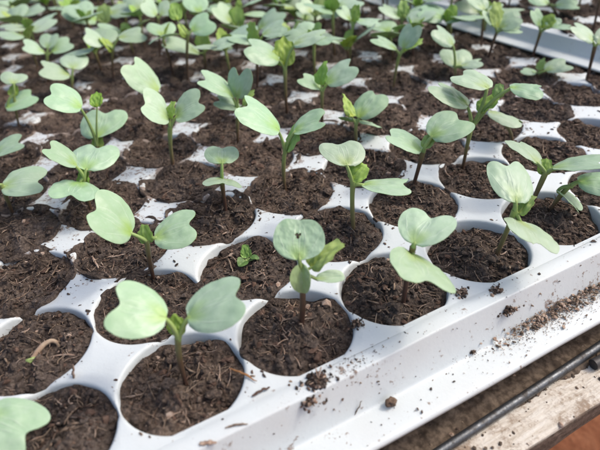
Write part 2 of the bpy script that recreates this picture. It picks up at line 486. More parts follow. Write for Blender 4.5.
def build_tray(name, label, x0, x1, y0, y1, org, mapx, dirt_fn, dip_fn, deep=1.0):
    root = empty(name, org, label, 'tray')
    g = Geo()
    for i in range(x0, x1):
        for j in range(y0, y1):
            v, f, dd = cell_ring(dip_fn(i, j))
            v = v+[i+.5, j+.5, 0]; dd = dd*dirt_fn(i, j)
            v[:, 0] = mapx(v[:, 0])
            g.add(v, f, 0, dirt=dd)
    me = g.mesh('cell_panel', [TRAY])
    bm = bmesh.new(); bm.from_mesh(me); bmesh.ops.remove_doubles(bm, verts=bm.verts, dist=.0004*S); bmesh.ops.recalc_face_normals(bm, faces=bm.faces); bm.to_mesh(me); bm.free()
    link(bpy.data.objects.new('cell_panel', me), root)
    X0, X1, Y0, Y1 = float(mapx(x0)), float(mapx(x1)), y0, y1
    def sweep(prof):
        loops = []
        for off, z in prof:
            r = .05+off*.9; pts = []
            for cx, cy, a0 in ((X1+off-r, Y1+off-r, 0), (X0-off+r, Y1+off-r, 90), (X0-off+r, Y0-off+r, 180), (X1+off-r, Y0-off+r, 270)):
                arc = [(cx+r*math.cos(math.radians(q)), cy+r*math.sin(math.radians(q))) for q in np.linspace(a0, a0+90, 9)]
                pts += arc
            # long sides get extra points
            out = []
            for q in range(len(pts)):
                p, q2 = np.array(pts[q]), np.array(pts[(q+1) % len(pts)]); out.append(p)
                if (q+1) % 9 == 0:
                    for t in range(1, 110): out.append(p+(q2-p)*t/110)
            loops.append(np.array([(px, py, z) for px, py in out]))
        L = len(loops[0]); v = np.concatenate(loops)
        v[:, 2] += .006*vnoise(v[:, 0]*1.1, v[:, 1]*1.1, 0, 5)*1.6
        v[:, 1] += .007*vnoise(v[:, 0]*.8+4, v[:, 2]*2, 0, 15); v[:, 0] += .007*vnoise(v[:, 1]*.8+9, v[:, 2]*2, 0, 16)
        return v, grid_faces(len(prof), L, True)
    def part(pn, prof, dirt):
        v, f = sweep([(a_, z_*deep) for a_, z_ in prof]); gg = Geo(); dv = dirt+.5*np.exp(-((v[:, 0]-4.2)/.95)**2)*np.exp(-((v[:, 1]+1.27)/.09)**2)+.28*np.exp(-((v[:, 0]-1.7)/.35)**2)*np.exp(-((v[:, 1]+1.12)/.12)**2)*(v[:, 1] < -1) if pn != 'x' else dirt; gg.add(v, f, 0, dirt=dv); o = gg.obj(pn, [TRAY], root); return o
    part('top_margin', [(-.049, -.0035), (-.002, -.0015), (.0, 0), (.06, .0), (.135, -.0005), (.145, -.003), (.1505, -.010), (.154, -.022)], .22)
    part('side_wall', [(.154, -.022), (.160, -.04), (.185, -.125), (.215, -.228), (.245, -.33), (.251, -.345), (.259, -.355), (.272, -.36), (.30, -.36)], .18)
    part('flange', [(.30, -.36), (.40, -.362), (.50, -.366), (.535, -.372), (.548, -.385), (.550, -.40), (.546, -.425), (.53, -.43), (.40, -.425), (.28, -.42)], .22)
    return root

def dirt1(i, j):
    if j <= 0: return .25
    if j == 1: return .75
    return min(1.5, .8+.12*j)
CLEAN_COV = {}
covr = random.Random(8)
COV = {}
def cov(i, j):
    """how far soil spills over the four arms of a cell: +x, +y, -x, -y"""
    if (i, j) not in COV:
        base = [covr.random() for _ in range(4)]
        lim = .28 if j < 0 else (.45 if j == 0 else 1.0)
        COV[(i, j)] = [b*lim if j < 1 else min(1, .1+(.6 if j < 4 else .85)*b) for b in base]
        if j == -1: COV[(i, j)][3] = 0
    return COV[(i, j)]
DIPS = {}
def dip(i, j):
    def one(key):
        if key not in DIPS: DIPS[key] = covr.uniform(.02, .06)
        return DIPS[key]
    return [one((i+1, j, 'v')), one((i, j+1, 'h')), one((i, j, 'v')), 0 if j == -1 else one((i, j, 'h'))]
X0, X1, Y0, Y1 = -3, 9, -1, 18
build_tray('seedling_tray', 'large white plastic seedling tray of round cells filled with dark soil, in the foreground', X0, X1, Y0, Y1, (0, 0, 0), xmap, dirt1, dip)
T2 = (8.80, .37, .273)          # second tray, its flange resting on the first tray's edge
build_tray('seedling_tray', 'second white seedling tray at upper right, overlapping the edge of the front one', 0, 6, -5, 14, T2, lambda x: np.asarray(x, float), lambda i, j: .9, lambda i, j: [.03]*4, .62)

# ------------------------------------------------------------------ soil plugs
def soil_mesh(seed, covs, nr, na, nl, nf, level=-.075, edge_lo=-.10, sx=1.0, spill_w=.06, over=0.0):
    r_ = np.random.default_rng(seed); g = Geo()
    a = np.arange(na)/na*2*math.pi
    arms = np.arange(4)*math.pi/2
    ov = np.zeros(na)
    for k in range(4):
        d = np.abs((a-arms[k]+math.pi) % (2*math.pi)-math.pi); ov = np.maximum(ov, covs[k]*np.exp(-(d/math.radians(10+14*covs[k]))**2))
    spill = np.clip(fbm(np.cos(a)*3+seed, np.sin(a)*3, 0, 3, seed+60)-.25, 0, .6)/.6*np.mean(covs)*1.3
    if covs[3] == 0: spill = spill*(np.sin(a) > -.3)
    if over:
        am = np.ones(na)
        for k in range(4): am *= 1-.85*np.exp(-(((a-arms[k]+math.pi) % (2*math.pi)-math.pi)/math.radians(11))**2)
        ov = np.maximum(ov, over*am*(1+.6*fbm(np.cos(a)*2.5+seed, np.sin(a)*2.5, 3, 3, seed+80)))
    ov = np.clip(np.maximum(ov, spill), 0, 1)
    Rr = R-.006+ov*.055+spill*spill_w
    t = np.linspace(0, 1, nr)**.8
    rad = t[:, None]*Rr[None, :]
    x = rad*np.cos(a); y = rad*np.sin(a)
    sd = seed*7.31
    low = fbm(x*2.2+sd, y*2.2, sd, 2, seed)
    mid = fbm(x*7+sd, y*7, sd, 3, seed+20)
    hi = fbm(x*24+sd, y*24, sd, 3, seed+40)
    e = t[:, None]**4
    z = level + .075*low + .055*mid + .026*np.abs(hi) + .035*(1-t[:, None]**2)
    rim = edge_lo + .085*vnoise(np.cos(a)*2.5+sd, np.sin(a)*2.5, 0, seed+3)
    target = rim*(1-np.clip(ov*1.4, 0, 1)) + np.clip(ov*1.4, 0, 1)*(.012+.03*covs[0])
    z = z*(1-e)+ (target[None, :]+.02*mid)*e
    z[-2] += .012*np.abs(hi[-2])*ov
    sk = 1.012; xs_ = np.concatenate([x, x[-1:]*sk]); ys_ = np.concatenate([y, y[-1:]*sk]); zs_ = np.concatenate([z, np.minimum(z[-1:]-.03, -.03)])
    v = np.stack([xs_, ys_, zs_], -1).reshape(-1, 3); f = grid_faces(nr+1, na, True)
    g.add(v, f, 0)
    def zat(px, py):
        k = np.clip(np.round(np.interp(np.hypot(px, py)/R, t, np.arange(nr))).astype(int), 0, nr-1)
        j = np.round((np.arctan2(py, px) % (2*math.pi))/(2*math.pi)*na).astype(int) % na
        return z[k, j]
    # clods
    pa = r_.uniform(0, 2*math.pi, nl); pr = np.sqrt(r_.random(nl))*.45; px, py = pr*np.cos(pa), pr*np.sin(pa); pz = zat(px, py)
    s = .006+.024*r_.random(nl)**2.5+.022*(r_.random(nl) < .04)
    for k in range(nl):
        lv, lf = LUMPS[r_.integers(10)]
        an = r_.uniform(0, 6.28); c, s_ = math.cos(an), math.sin(an)
        q = lv*s[k]*r_.uniform(.5, 1.5, 3)*np.array([1.1, 1.1, .8]); q = np.stack([q[:, 0]*c-q[:, 1]*s_, q[:, 0]*s_+q[:, 1]*c, q[:, 2]], 1)
        g.add(q+[px[k], py[k], pz[k]+s[k]*.25], lf, 0 if r_.random() < .90 else r_.choice([2, 3], p=[.85, .15]), sm=False)
    # fibres, straw bits, flat chips
    for k in range(int(nf*.8)):
        an = r_.uniform(0, 6.28); pr = math.sqrt(r_.random())*.42; cx, cy = pr*math.cos(an), pr*math.sin(an)
        L = .02+.20*r_.random()**3.2; h = r_.uniform(0, 6.28); bend = r_.normal(0, .5)
        n_ = 5; tt = np.linspace(-.5, .5, n_)
        ppx = cx+L*(tt*math.cos(h)-bend*tt*tt*math.sin(h)); ppy = cy+L*(tt*math.sin(h)+bend*tt*tt*math.cos(h))
        rr = np.hypot(ppx, ppy); kk = np.minimum(1, .44/np.maximum(rr, 1e-6)); ppx, ppy = ppx*kk, ppy*kk
        ppz = zat(ppx, ppy); ppz = ppz.mean()*.6+ppz*.4+.012+np.abs(r_.normal(0, .012))+tt*r_.normal(0, .12)*L*2
        w = r_.uniform(.002, .0048) if r_.random() < .9 else r_.uniform(.006, .012)
        fv, ff = tube(np.stack([ppx, ppy, ppz], 1), w*np.array([.5, 1, 1, .9, .5]), 4, .6, False)
        g.add(fv, ff, r_.choice([1, 2, 3], p=[.50, .25, .25]))
    if sx != 1.0:
        for v in g.v: v[:, 0] *= sx
    return g.mesh('soil_plug', SMATS, smooth=True)

FAR = [soil_mesh(100+k, [.2+.8*random.random() for _ in range(4)], 24, 72, 150, 50, spill_w=.10, over=.65) for k in range(8)]
FARX = [soil_mesh(110+k, [.4, .8, .4, .8], 22, 64, 120, 50, sx=.9, spill_w=.12, over=.5) for k in range(3)]
ORD = ['front', 'second', 'third', 'fourth', 'fifth', 'sixth', 'seventh', 'eighth', 'ninth', 'tenth', 'eleventh', 'twelfth', 'thirteenth', 'fourteenth', 'fifteenth', 'sixteenth', 'seventeenth', 'eighteenth', 'nineteenth']
NUM = ['first', 'second', 'third', 'fourth', 'fifth', 'sixth', 'seventh', 'eighth', 'ninth', 'tenth', 'eleventh', 'twelfth', 'thirteenth']
def project(x, y, z):
    d = Vector((x-CAM['x'], y-CAM['y'], z-CAM['z'])); w = d.dot(_f)
    if w < .1: return (1e5, 1e5)
    return 300+CAM['f']*d.dot(_r2)/w, 225-CAM['f']*d.dot(_u2)/w
PLANTS = [
    ('A', (-1.427, -0.74, -0.1), (-0.925, -0.438, 0.337), [('C', (-0.807, -0.367, 0.326), 5.483, -0.14, -0.123, 0.378, 0.577)]),
    ('B', (0.525, -0.504, -0.1), (0.558, -0.508, 0.424), [('C', (0.517, -0.504, 0.646), 2.742, 0.617, 0.216, 0.336, 0.723), ('C', (0.663, -0.519, 0.581), 5.982, 0.414, -0.174, 0.375, 0.634), ('T', (0.562, -0.508, 0.443), 1.196, 1.232, 0.174, 0.177, 0.403)]),
    ('C', (1.531, -0.51, -0.1), (1.591, -0.536, 0.6), [('R', (1.577, -0.53, 0.721), 1.014, 0.586, -0.044, 0.324, 0.621), ('T', (1.656, -0.565, 0.631), 6.218, 0.53, 0.176, 0.346, 0.432), ('F', (1.596, -0.538, 0.679), 4.048, -1.041, 0.007, 0.241, 0.337), ('S', (1.686, -0.578, 0.515), 5.918, -0.173, -0.104, 0.229, 0.28)]),
    ('D', (2.444, -0.715, -0.1), (2.491, -0.754, 0.603), [('C', (2.496, -0.758, 0.634), 0.471, 0.38, -0.026, 0.347, 0.68), ('C', (2.487, -0.751, 0.532), 4.342, 0.245, 0.524, 0.444, 0.615)]),
    ('E', (3.563, -0.646, -0.1), (3.638, -0.735, 0.522), [('C', (3.636, -0.733, 0.596), 1.018, 0.526, -0.272, 0.404, 0.576), ('T', (3.658, -0.759, 0.485), 0.02, 0.618, 0.296, 0.219, 0.44), ('C', (3.677, -0.781, 0.403), 4.294, 0.255, 0.471, 0.423, 0.631)]),
    ('F', (4.479, -0.221, -0.1), (4.539, -0.301, 0.412), [('C', (4.574, -0.347, 0.457), 5.537, 0.375, 0.195, 0.421, 0.625), ('T', (4.526, -0.283, 0.373), 0.633, 1.059, 0.001, 0.186, 0.425), ('C', (4.485, -0.23, 0.49), 1.379, 0.403, -0.427, 0.346, 0.632)]),
    ('G', (4.581, -0.383, -0.1), (4.674, -0.515, 0.317), [('C', (4.706, -0.56, 0.363), 5.551, 0.215, -0.155, 0.277, 0.699), ('C', (4.608, -0.421, 0.234), 5.041, -0.377, 0.353, 0.278, 0.639)]),
    ('J', (0.65, 0.902, -0.1), (0.694, 0.898, 0.389), [('C', (0.573, 0.91, 0.5), 2.886, 1.084, 0.325, 0.382, 0.749), ('C', (0.768, 0.891, 0.386), 5.951, 0.33, -0.23, 0.364, 0.663), ('T', (0.686, 0.899, 0.356), 1.067, 1.355, 0.077, 0.186, 0.435)]),
    ('K', (2.68, 0.408, -0.1), (2.67, 0.414, 0.559), [('C', (2.624, 0.443, 0.762), 1.207, 0.332, -0.153, 0.356, 0.66), ('T', (2.655, 0.424, 0.605), 6.225, 0.685, -0.219, 0.219, 0.518), ('C', (2.744, 0.367, 0.546), 5.691, 0.078, 0.246, 0.408, 0.634)]),
    ('L', (1.693, 1.598, -0.1), (1.711, 1.593, 0.323), [('C', (1.745, 1.583, 0.555), 1.165, 0.192, -0.119, 0.302, 0.655), ('C', (1.729, 1.588, 0.371), 4.38, 0.402, 0.259, 0.318, 0.665)]),
    ('M', (3.695, 0.796, -0.1), (3.785, 0.722, 0.44), [('C', (3.768, 0.735, 0.439), 2.118, 0.523, -0.117, 0.378, 0.646), ('C', (3.843, 0.675, 0.624), 6.161, 0.473, -0.269, 0.376, 0.652), ('T', (3.791, 0.717, 0.489), 0.068, 0.949, 0.004, 0.186, 0.46)]),
    ('N', (4.542, 0.864, -0.1), (4.575, 0.831, 0.467), [('C', (4.531, 0.874, 0.737), 2.192, 0.554, -0.007, 0.411, 0.629), ('C', (4.667, 0.738, 0.948), 1.759, 0.371, -0.039, 0.374, 0.647), ('C', (4.828, 0.577, 0.969), 5.586, 0.046, -0.064, 0.301, 0.667), ('T', (4.744, 0.662, 0.847), 0.643, 1.111, -0.005, 0.168, 0.414), ('T', (4.63, 0.775, 0.659), 6.189, 0.807, 0.155, 0.29, 0.447)]),
    ('O', (5.416, 0.922, -0.1), (5.21, 1.166, 0.37), [('C', (5.194, 1.185, 0.381), 5.362, -0.044, 0.203, 0.386, 0.644)]),
    ('P', (-0.489, 3.026, -0.1), (-0.472, 3.028, 0.354), [('C', (-0.465, 3.029, 0.311), 5.981, 0.184, -0.212, 0.411, 0.673), ('C', (-0.537, 3.021, 0.38), 3.15, 0.649, 0.264, 0.296, 0.717)]),
    ('R', (0.347, 2.537, -0.1), (0.4, 2.536, 0.403), [('C', (0.441, 2.535, 0.468), 0.963, 0.28, -0.139, 0.434, 0.697), ('C', (0.354, 2.537, 0.547), 2.625, 0.97, -0.088, 0.319, 0.627), ('C', (0.338, 2.537, 0.344), 4.358, 0.216, 0.258, 0.42, 0.657), ('T', (0.365, 2.537, 0.282), 0.919, 1.074, 0.094, 0.222, 0.436)]),
    ('S', (0.618, 3.513, -0.1), (0.702, 3.509, 0.294), [('C', (0.731, 3.507, 0.401), 1.017, 0.417, 0.032, 0.467, 0.687), ('C', (0.656, 3.511, 0.832), 2.872, 0.809, 0.308, 0.356, 0.733), ('T', (0.842, 3.501, 0.801), 1.141, 0.944, 0.068, 0.205, 0.45), ('T', (0.687, 3.51, 0.24), 0.916, 0.985, 0.008, 0.202, 0.46)]),
    ('T', (1.502, 2.987, -0.1), (1.573, 2.973, 0.506), [('C', (1.573, 2.973, 0.628), 3.116, 0.927, 0.505, 0.349, 0.817), ('C', (1.673, 2.953, 0.635), 5.825, 0.613, -0.398, 0.367, 0.725), ('T', (1.597, 2.968, 0.624), 0.581, 1.173, 0.234, 0.241, 0.422)]),
    ('U', (1.723, 4.258, -0.1), (1.774, 4.248, 0.417), [('C', (1.789, 4.245, 0.552), 2.828, 1.08, 0.358, 0.484, 0.704)]),
    ('V', (2.498, 3.158, -0.1), (2.563, 3.136, 0.404), [('C', (2.528, 3.148, 0.624), 2.55, 0.776, 0.023, 0.435, 0.636), ('C', (2.576, 3.131, 0.603), 0.431, 1.291, 0.037, 0.355, 0.659), ('C', (2.594, 3.125, 0.443), 2.487, 0.539, -0.022, 0.31, 0.648), ('T', (2.639, 3.11, 0.495), 6.239, 0.77, 0.09, 0.253, 0.451)]),
    ('W', (2.487, 1.632, -0.1), (2.519, 1.618, 0.449), [('C', (2.478, 1.636, 0.716), 2.516, 0.864, 0.084, 0.451, 0.632), ('C', (2.631, 1.568, 0.687), 5.834, 0.423, -0.139, 0.332, 0.663), ('T', (2.54, 1.608, 0.446), 0.079, 0.938, 0.354, 0.389, 0.429)]),
    ('X', (3.757, 2.021, -0.1), (3.75, 2.026, 0.307), [('C', (3.783, 2.004, 0.389), 0.265, 0.714, -0.002, 0.374, 0.657), ('C', (3.75, 2.025, 0.349), 0.785, -0.343, -0.18, 0.426, 0.722), ('T', (3.707, 2.053, 0.406), 1.439, 0.857, -0.571, 0.327, 0.421)]),
    ('Y', (3.722, 2.897, -0.1), (3.746, 2.883, 0.492), [('C', (3.723, 2.896, 0.522), 2.27, 0.673, 0.024, 0.284, 0.66), ('C', (3.811, 2.848, 0.588), 6.129, 0.585, -0.199, 0.407, 0.655), ('T', (3.738, 2.888, 0.579), 0.604, 1.289, 0.306, 0.313, 0.39)]),
    ('Z', (3.537, 3.661, -0.1), (3.565, 3.648, 0.625), [('C', (3.497, 3.679, 0.78), 2.67, 0.652, 0.295, 0.443, 0.688), ('C', (3.71, 3.58, 0.977), 5.821, 0.407, -0.133, 0.404, 0.652), ('T', (3.57, 3.645, 0.684), 1.047, 0.968, -0.228, 0.452, 0.401)]),
    ('AA', (5.417, 3.484, -0.1), (5.491, 3.429, 0.51), [('C', (5.44, 3.467, 0.574), 2.161, 0.585, -0.095, 0.353, 0.647), ('C', (5.538, 3.394, 0.603), 0.153, 1.089, 0.037, 0.337, 0.653), ('T', (5.54, 3.392, 0.54), 6.062, 0.664, 0.078, 0.343, 0.46)]),
    ('BB', (5.343, 4.716, -0.1), (5.414, 4.672, 0.708), [('C', (5.372, 4.698, 0.811), 2.023, 0.858, 0.095, 0.247, 0.655), ('C', (5.458, 4.644, 0.789), 5.744, -0.036, -0.035, 0.384, 0.662), ('T', (5.415, 4.671, 0.775), 0.54, 1.069, 0.148, 0.309, 0.44)]),
    ('CC', (7.47, 3.489, -0.1), (7.537, 3.42, 0.461), [('C', (7.505, 3.453, 0.561), 1.843, 1.038, 0.076, 0.278, 0.675), ('C', (7.576, 3.38, 0.529), 5.885, 0.756, -0.346, 0.282, 0.732), ('T', (7.531, 3.427, 0.528), 1.057, 1.123, -0.637, 0.464, 0.395), ('C', (7.601, 3.353, 0.496), 5.523, 0.122, -0.095, 0.263, 0.672)]),
    ('DD', (6.336, 3.033, -0.1), (6.314, 3.054, 0.234), [('C', (6.27, 3.096, 0.57), 2.235, 0.801, 0.156, 0.352, 0.68), ('C', (6.339, 3.031, 0.202), 0.93, 0.536, -0.153, 0.414, 0.652), ('C', (6.393, 2.98, 0.236), 5.683, 0.349, -0.064, 0.276, 0.665)]),
    ('EE', (7.897, 4.089, -0.1), (7.879, 4.108, 0.574), [('C', (7.873, 4.114, 0.643), 1.621, 0.621, 0.09, 0.331, 0.646), ('C', (7.912, 4.073, 0.609), 5.608, 0.381, -0.156, 0.262, 0.678)]),
    ('FF', (8.1, 3.097, -0.1), (8.156, 3.03, 0.44), [('C', (8.127, 3.065, 0.522), 1.712, 1.189, -0.058, 0.263, 0.646), ('C', (8.217, 2.956, 0.527), 0.042, 0.557, -0.419, 0.219, 0.582), ('T', (8.173, 3.01, 0.475), 6.172, 0.966, -0.233, 0.277, 0.511), ('C', (8.259, 2.906, 0.513), 5.456, 0.105, -0.012, 0.26, 0.661)]),
    ('GG', (7.882, 1.791, -0.1), (7.885, 1.786, 0.528), [('C', (7.863, 1.819, 0.585), 2.024, 0.742, 0.075, 0.355, 0.669), ('C', (7.904, 1.759, 0.56), 0.104, 0.524, -0.564, 0.273, 0.552)]),
    ('HH', (7.414, 2.337, -0.1), (7.415, 2.335, 0.066), [('C', (7.485, 2.248, 0.107), 5.947, 0.341, -0.162, 0.336, 0.671), ('C', (7.396, 2.358, 0.064), 2.201, 0.31, 0.092, 0.2, 0.669), ('T', (7.419, 2.33, 0.116), 6.176, 1.333, -0.046, 0.193, 0.486)]),
    ('II', (0.75, 6.654, -0.1), (0.863, 6.648, 0.278), [('C', (0.831, 6.649, 0.339), 3.13, 0.694, 0.27, 0.413, 0.704), ('C', (0.924, 6.644, 0.426), 1.246, 0.438, -0.194, 0.373, 0.66)]),
    ('JJ', (-0.192, 5.818, -0.1), (-0.07, 5.823, 0.505), [('C', (-0.029, 5.825, 0.623), 1.37, 0.291, -0.183, 0.316, 0.645), ('C', (-0.262, 5.815, 0.295), 0.003, 0.342, -0.188, 0.412, 0.672), ('T', (-0.091, 5.822, 0.446), 0.978, 1.033, -0.048, 0.206, 0.468)]),
    ('KK', (-0.759, 4.125, -0.1), (-0.573, 4.149, 0.267), [('C', (-0.536, 4.154, 0.269), 0.037, 0.303, -0.074, 0.366, 0.653)]),
    ('LL', (0.472, 7.746, -0.1), (0.634, 7.742, 0.461), [('C', (0.601, 7.743, 0.524), 3.217, 0.749, 0.38, 0.321, 0.732), ('C', (0.69, 7.741, 0.58), 1.008, 0.658, -0.065, 0.31, 0.618), ('C', (0.735, 7.74, 0.497), 0.125, 0.347, -0.288, 0.363, 0.693)]),
    ('MM', (1.571, 6.993, -0.1), (1.722, 6.974, 0.548), [('C', (1.572, 6.993, 0.646), 2.987, 0.824, 0.46, 0.306, 0.771), ('C', (1.868, 6.955, 0.703), 6.067, 0.165, -0.244, 0.414, 0.678), ('T', (1.67, 6.981, 0.484), 2.659, 1.225, 0.081, 0.327, 0.474)]),
    ('NN', (1.736, 9.172, -0.1), (1.972, 9.144, 0.541), [('C', (1.845, 9.159, 0.603), 3.023, 0.594, 0.27, 0.575, 0.677), ('T', (1.981, 9.143, 0.498), 0.804, 1.107, 0.002, 0.433, 0.456), ('C', (2.153, 9.122, 0.677), 6.076, 0.178, -0.218, 0.538, 0.648)]),
    ('OO', (2.666, 7.696, -0.1), (2.807, 7.665, 0.75), [('C', (2.782, 7.67, 0.81), 2.79, 1.063, 0.451, 0.295, 0.789), ('C', (2.874, 7.65, 0.798), 0.105, 0.66, -0.444, 0.279, 0.738)]),
    ('PP', (2.69, 5.963, -0.1), (2.854, 5.92, 0.802), [('C', (2.928, 5.901, 0.843), 6.117, 0.45, -0.548, 0.366, 0.716), ('T', (2.72, 5.955, 1.053), 1.274, 1.075, -0.203, 0.305, 0.4), ('T', (2.81, 5.932, 0.741), 1.661, 0.983, -0.343, 0.287, 0.428)]),
    ('QQ', (3.128, 6.267, -0.1), (3.183, 6.251, 0.344), [('C', (3.091, 6.278, 0.32), 2.636, 0.624, -0.036, 0.597, 0.637), ('T', (3.189, 6.249, 0.38), 0.751, 1.445, 0.033, 0.333, 0.468), ('C', (3.298, 6.217, 0.402), 5.96, 0.152, -0.064, 0.363, 0.658)]),
    ('RR', (4.065, 6.994, -0.1), (4.136, 6.968, 0.45), [('C', (4.059, 6.996, 0.574), 2.48, 0.981, 0.247, 0.378, 0.691), ('T', (4.136, 6.968, 0.45), 0.707, 1.331, -0.003, 0.411, 0.483), ('C', (4.314, 6.903, 0.679), 5.892, -0.023, -0.005, 0.358, 0.659)]),
    ('SS', (3.58, 4.888, -0.1), (3.657, 4.857, 0.613), [('C', (3.624, 4.87, 0.731), 2.399, 0.408, -0.029, 0.374, 0.66), ('T', (3.611, 4.875, 0.749), 0.469, 1.484, 0.062, 0.322, 0.451), ('C', (3.773, 4.81, 0.844), 6.001, 0.339, -0.245, 0.355, 0.669), ('C', (3.36, 4.976, 0.809), 2.905, 0.012, 0.173, 0.319, 0.68)]),
    ('TT', (5.377, 6.03, -0.1), (5.411, 6.011, 0.628), [('C', (5.347, 6.046, 0.688), 2.268, 0.897, 0.319, 0.283, 0.723), ('T', (5.412, 6.011, 0.646), 0.492, 0.836, 0.112, 0.395, 0.487), ('C', (5.497, 5.965, 0.658), 5.815, 0.3, -0.168, 0.42, 0.671)]),
    ('VV', (6.82, 5.107, -0.1), (6.804, 5.12, 0.47), [('C', (6.773, 5.144, 0.508), 2.25, 0.655, 0.068, 0.371, 0.66), ('T', (6.817, 5.11, 0.507), 0.913, 1.182, -0.052, 0.328, 0.364), ('C', (6.891, 5.053, 0.504), 5.897, 0.455, -0.23, 0.376, 0.68)]),
    ('WW', (9.698, 3.912, 0.25), (9.563, 4.085, 0.467), [('C', (9.541, 4.114, 0.466), 2.046, 0.549, 0.246, 0.323, 0.683), ('C', (9.633, 3.996, 0.433), 5.491, 0.135, -0.222, 0.35, 0.688)]),
]
LABELS = {'A': 'pale seedling cut by the lower left picture edge, one wide notched leaf showing',
 'AA': 'tall green-stemmed seedling with cupped bright leaves, upper right of centre',
 'B': 'big two-leaved seedling in the front row at lower left, both wide notched leaves held level',
 'BB': 'tall slender green seedling with spreading narrow leaves near the top middle',
 'C': 'seedling with a small hole bitten in its round upright leaf, standing at the front rim',
 'CC': 'bright yellow-green tall seedling near the raised wall of the second tray',
 'D': 'front-row seedling with one heart leaf raised and one drooping, right of the hole-bitten plant',
 'DD': 'leafy low seedling with a big pale flat leaf, just behind the bushy plant at right',
 'E': 'large front-row seedling at right on a reddish stem with a big upright heart leaf',
 'EE': 'tall brown-stemmed seedling near the top right with leaves cut by the picture top',
 'F': 'brown-stemmed seedling behind the big right-hand plant, with a pale leaf reaching to the picture edge',
 'FF': 'seedling with an upright cup of bright leaves in front of the second tray wall',
 'G': 'green-stemmed seedling at the right picture edge, leaning right with one edge-on leaf',
 'GG': 'seedling at the right picture edge with a large raised leaf before the second tray wall',
 'HH': 'low pale seedling with a wide flat leaf, in front of the second tray wall',
 'II': 'seedling at upper left with one heart leaf up and one flat leaf to the left',
 'J': 'broad-leaved seedling with two wide notched leaves, just behind the big plant at lower left',
 'JJ': 'left-edge seedling with a small heart leaf above a wider lower leaf',
 'K': 'tall centre seedling with an upright heart-shaped leaf and a flat leaf out to the right',
 'KK': 'seedling beyond the left edge showing one flat leaf, between the two other edge plants',
 'L': 'small thin seedling with one leaf above another, in the plug behind the tiny sprout',
 'LL': 'three-leaved pale seedling in the crowded upper left corner',
 'M': 'seedling with narrow left leaf and heart-shaped right leaf, behind the front plants right of centre',
 'MM': 'tall upper left seedling with wide spread leaves and a yellow-green centre leaf',
 'N': 'many-leaved bushy seedling at right with toothed bright young leaf and several long stalked leaves',
 'NN': 'large-leaved seedling at the top left with a big bright upright leaf between its long leaves',
 'O': 'seedling with a bent pale green stalk and narrow leaf, beside the bushy plant',
 'OO': 'tall thin-stemmed seedling left of the pale leaning one, cut by the picture top',
 'P': 'seedling at the left picture edge leaning right, lowest of the edge plants',
 'PP': 'seedling with a broad pale right leaf and two bright young leaves, upper left',
 'QQ': 'seedling with a long flat left leaf and toothed upright bright leaf, upper left',
 'R': 'three-leaved seedling at left with a winged upper leaf and a drooping lower leaf',
 'RR': 'seedling with a bright spoon-shaped centre leaf between two pale leaves, near the top middle',
 'S': 'left seedling with two heart-shaped leaves and a bluish small young leaf between them',
 'SS': 'seedling with narrow toothed upright leaf and long side leaves, behind the tall yellow-green plant',
 'T': 'pair-leaved seedling left of centre with two folded wide leaves over a brown stem',
 'TT': 'seedling at the top middle with a bright V-shaped young leaf and a flat right leaf',
 'U': 'seedling showing one upright notched leaf, behind the folded wide pair left of centre',
 'V': 'four-leaved seedling with a thin curled young leaf, between the folded pair and the centre plants',
 'VV': 'seedling at the top right of middle with three upright narrow leaves',
 'W': 'dark-stemmed seedling with a long left leaf touching its neighbour and a folded young leaf',
 'WW': 'seedling in the near corner of the raised second tray with two pale spread leaves',
 'X': 'low rosette seedling with leaves close to the soil, behind the tall centre heart-leaf plant',
 'Y': 'seedling with flat left leaf, raised right leaf and upright toothed leaf, behind the rosette',
 'Z': 'tall seedling with a big yellow-green young leaf between two drooping seed leaves, upper middle'}
SOILNOTE = {(-1, -1): 'soil plug with no plant in the bottom left corner of the picture',
 (-1, 0): 'soil plug with the bent brown sprout, at the left picture edge',
 (0, -1): 'soil plug under the big two-leaved seedling at lower left, with an orange straw on it',
 (0, 0): 'soil plug half hidden behind the big lower left leaves',
 (0, 1): 'bare soil plug strewn with straw, just behind the broad-leaved seedling at left',
 (1, -1): 'soil plug spilling over the front rim under the hole-bitten seedling',
 (1, 0): 'soil plug holding only a tiny cupped green sprout',
 (2, -1): 'soil plug under the front seedling with one raised and one drooping leaf',
 (2, 0): 'soil plug under the tall centre heart-leaf seedling',
 (3, -1): 'soil plug under the large reddish-stemmed seedling at the right front rim',
 (4, -1): 'soil plug under two leaning seedlings at the right picture edge, front row'}
occupied = {}
for pl in PLANTS:
    bx, by = pl[1][0], pl[1][1]
    bi = bx if bx <= 6 else 6+(bx-6)/.9
    occupied.setdefault((math.floor(bi), math.floor(by)), pl[0])
inframe = {}
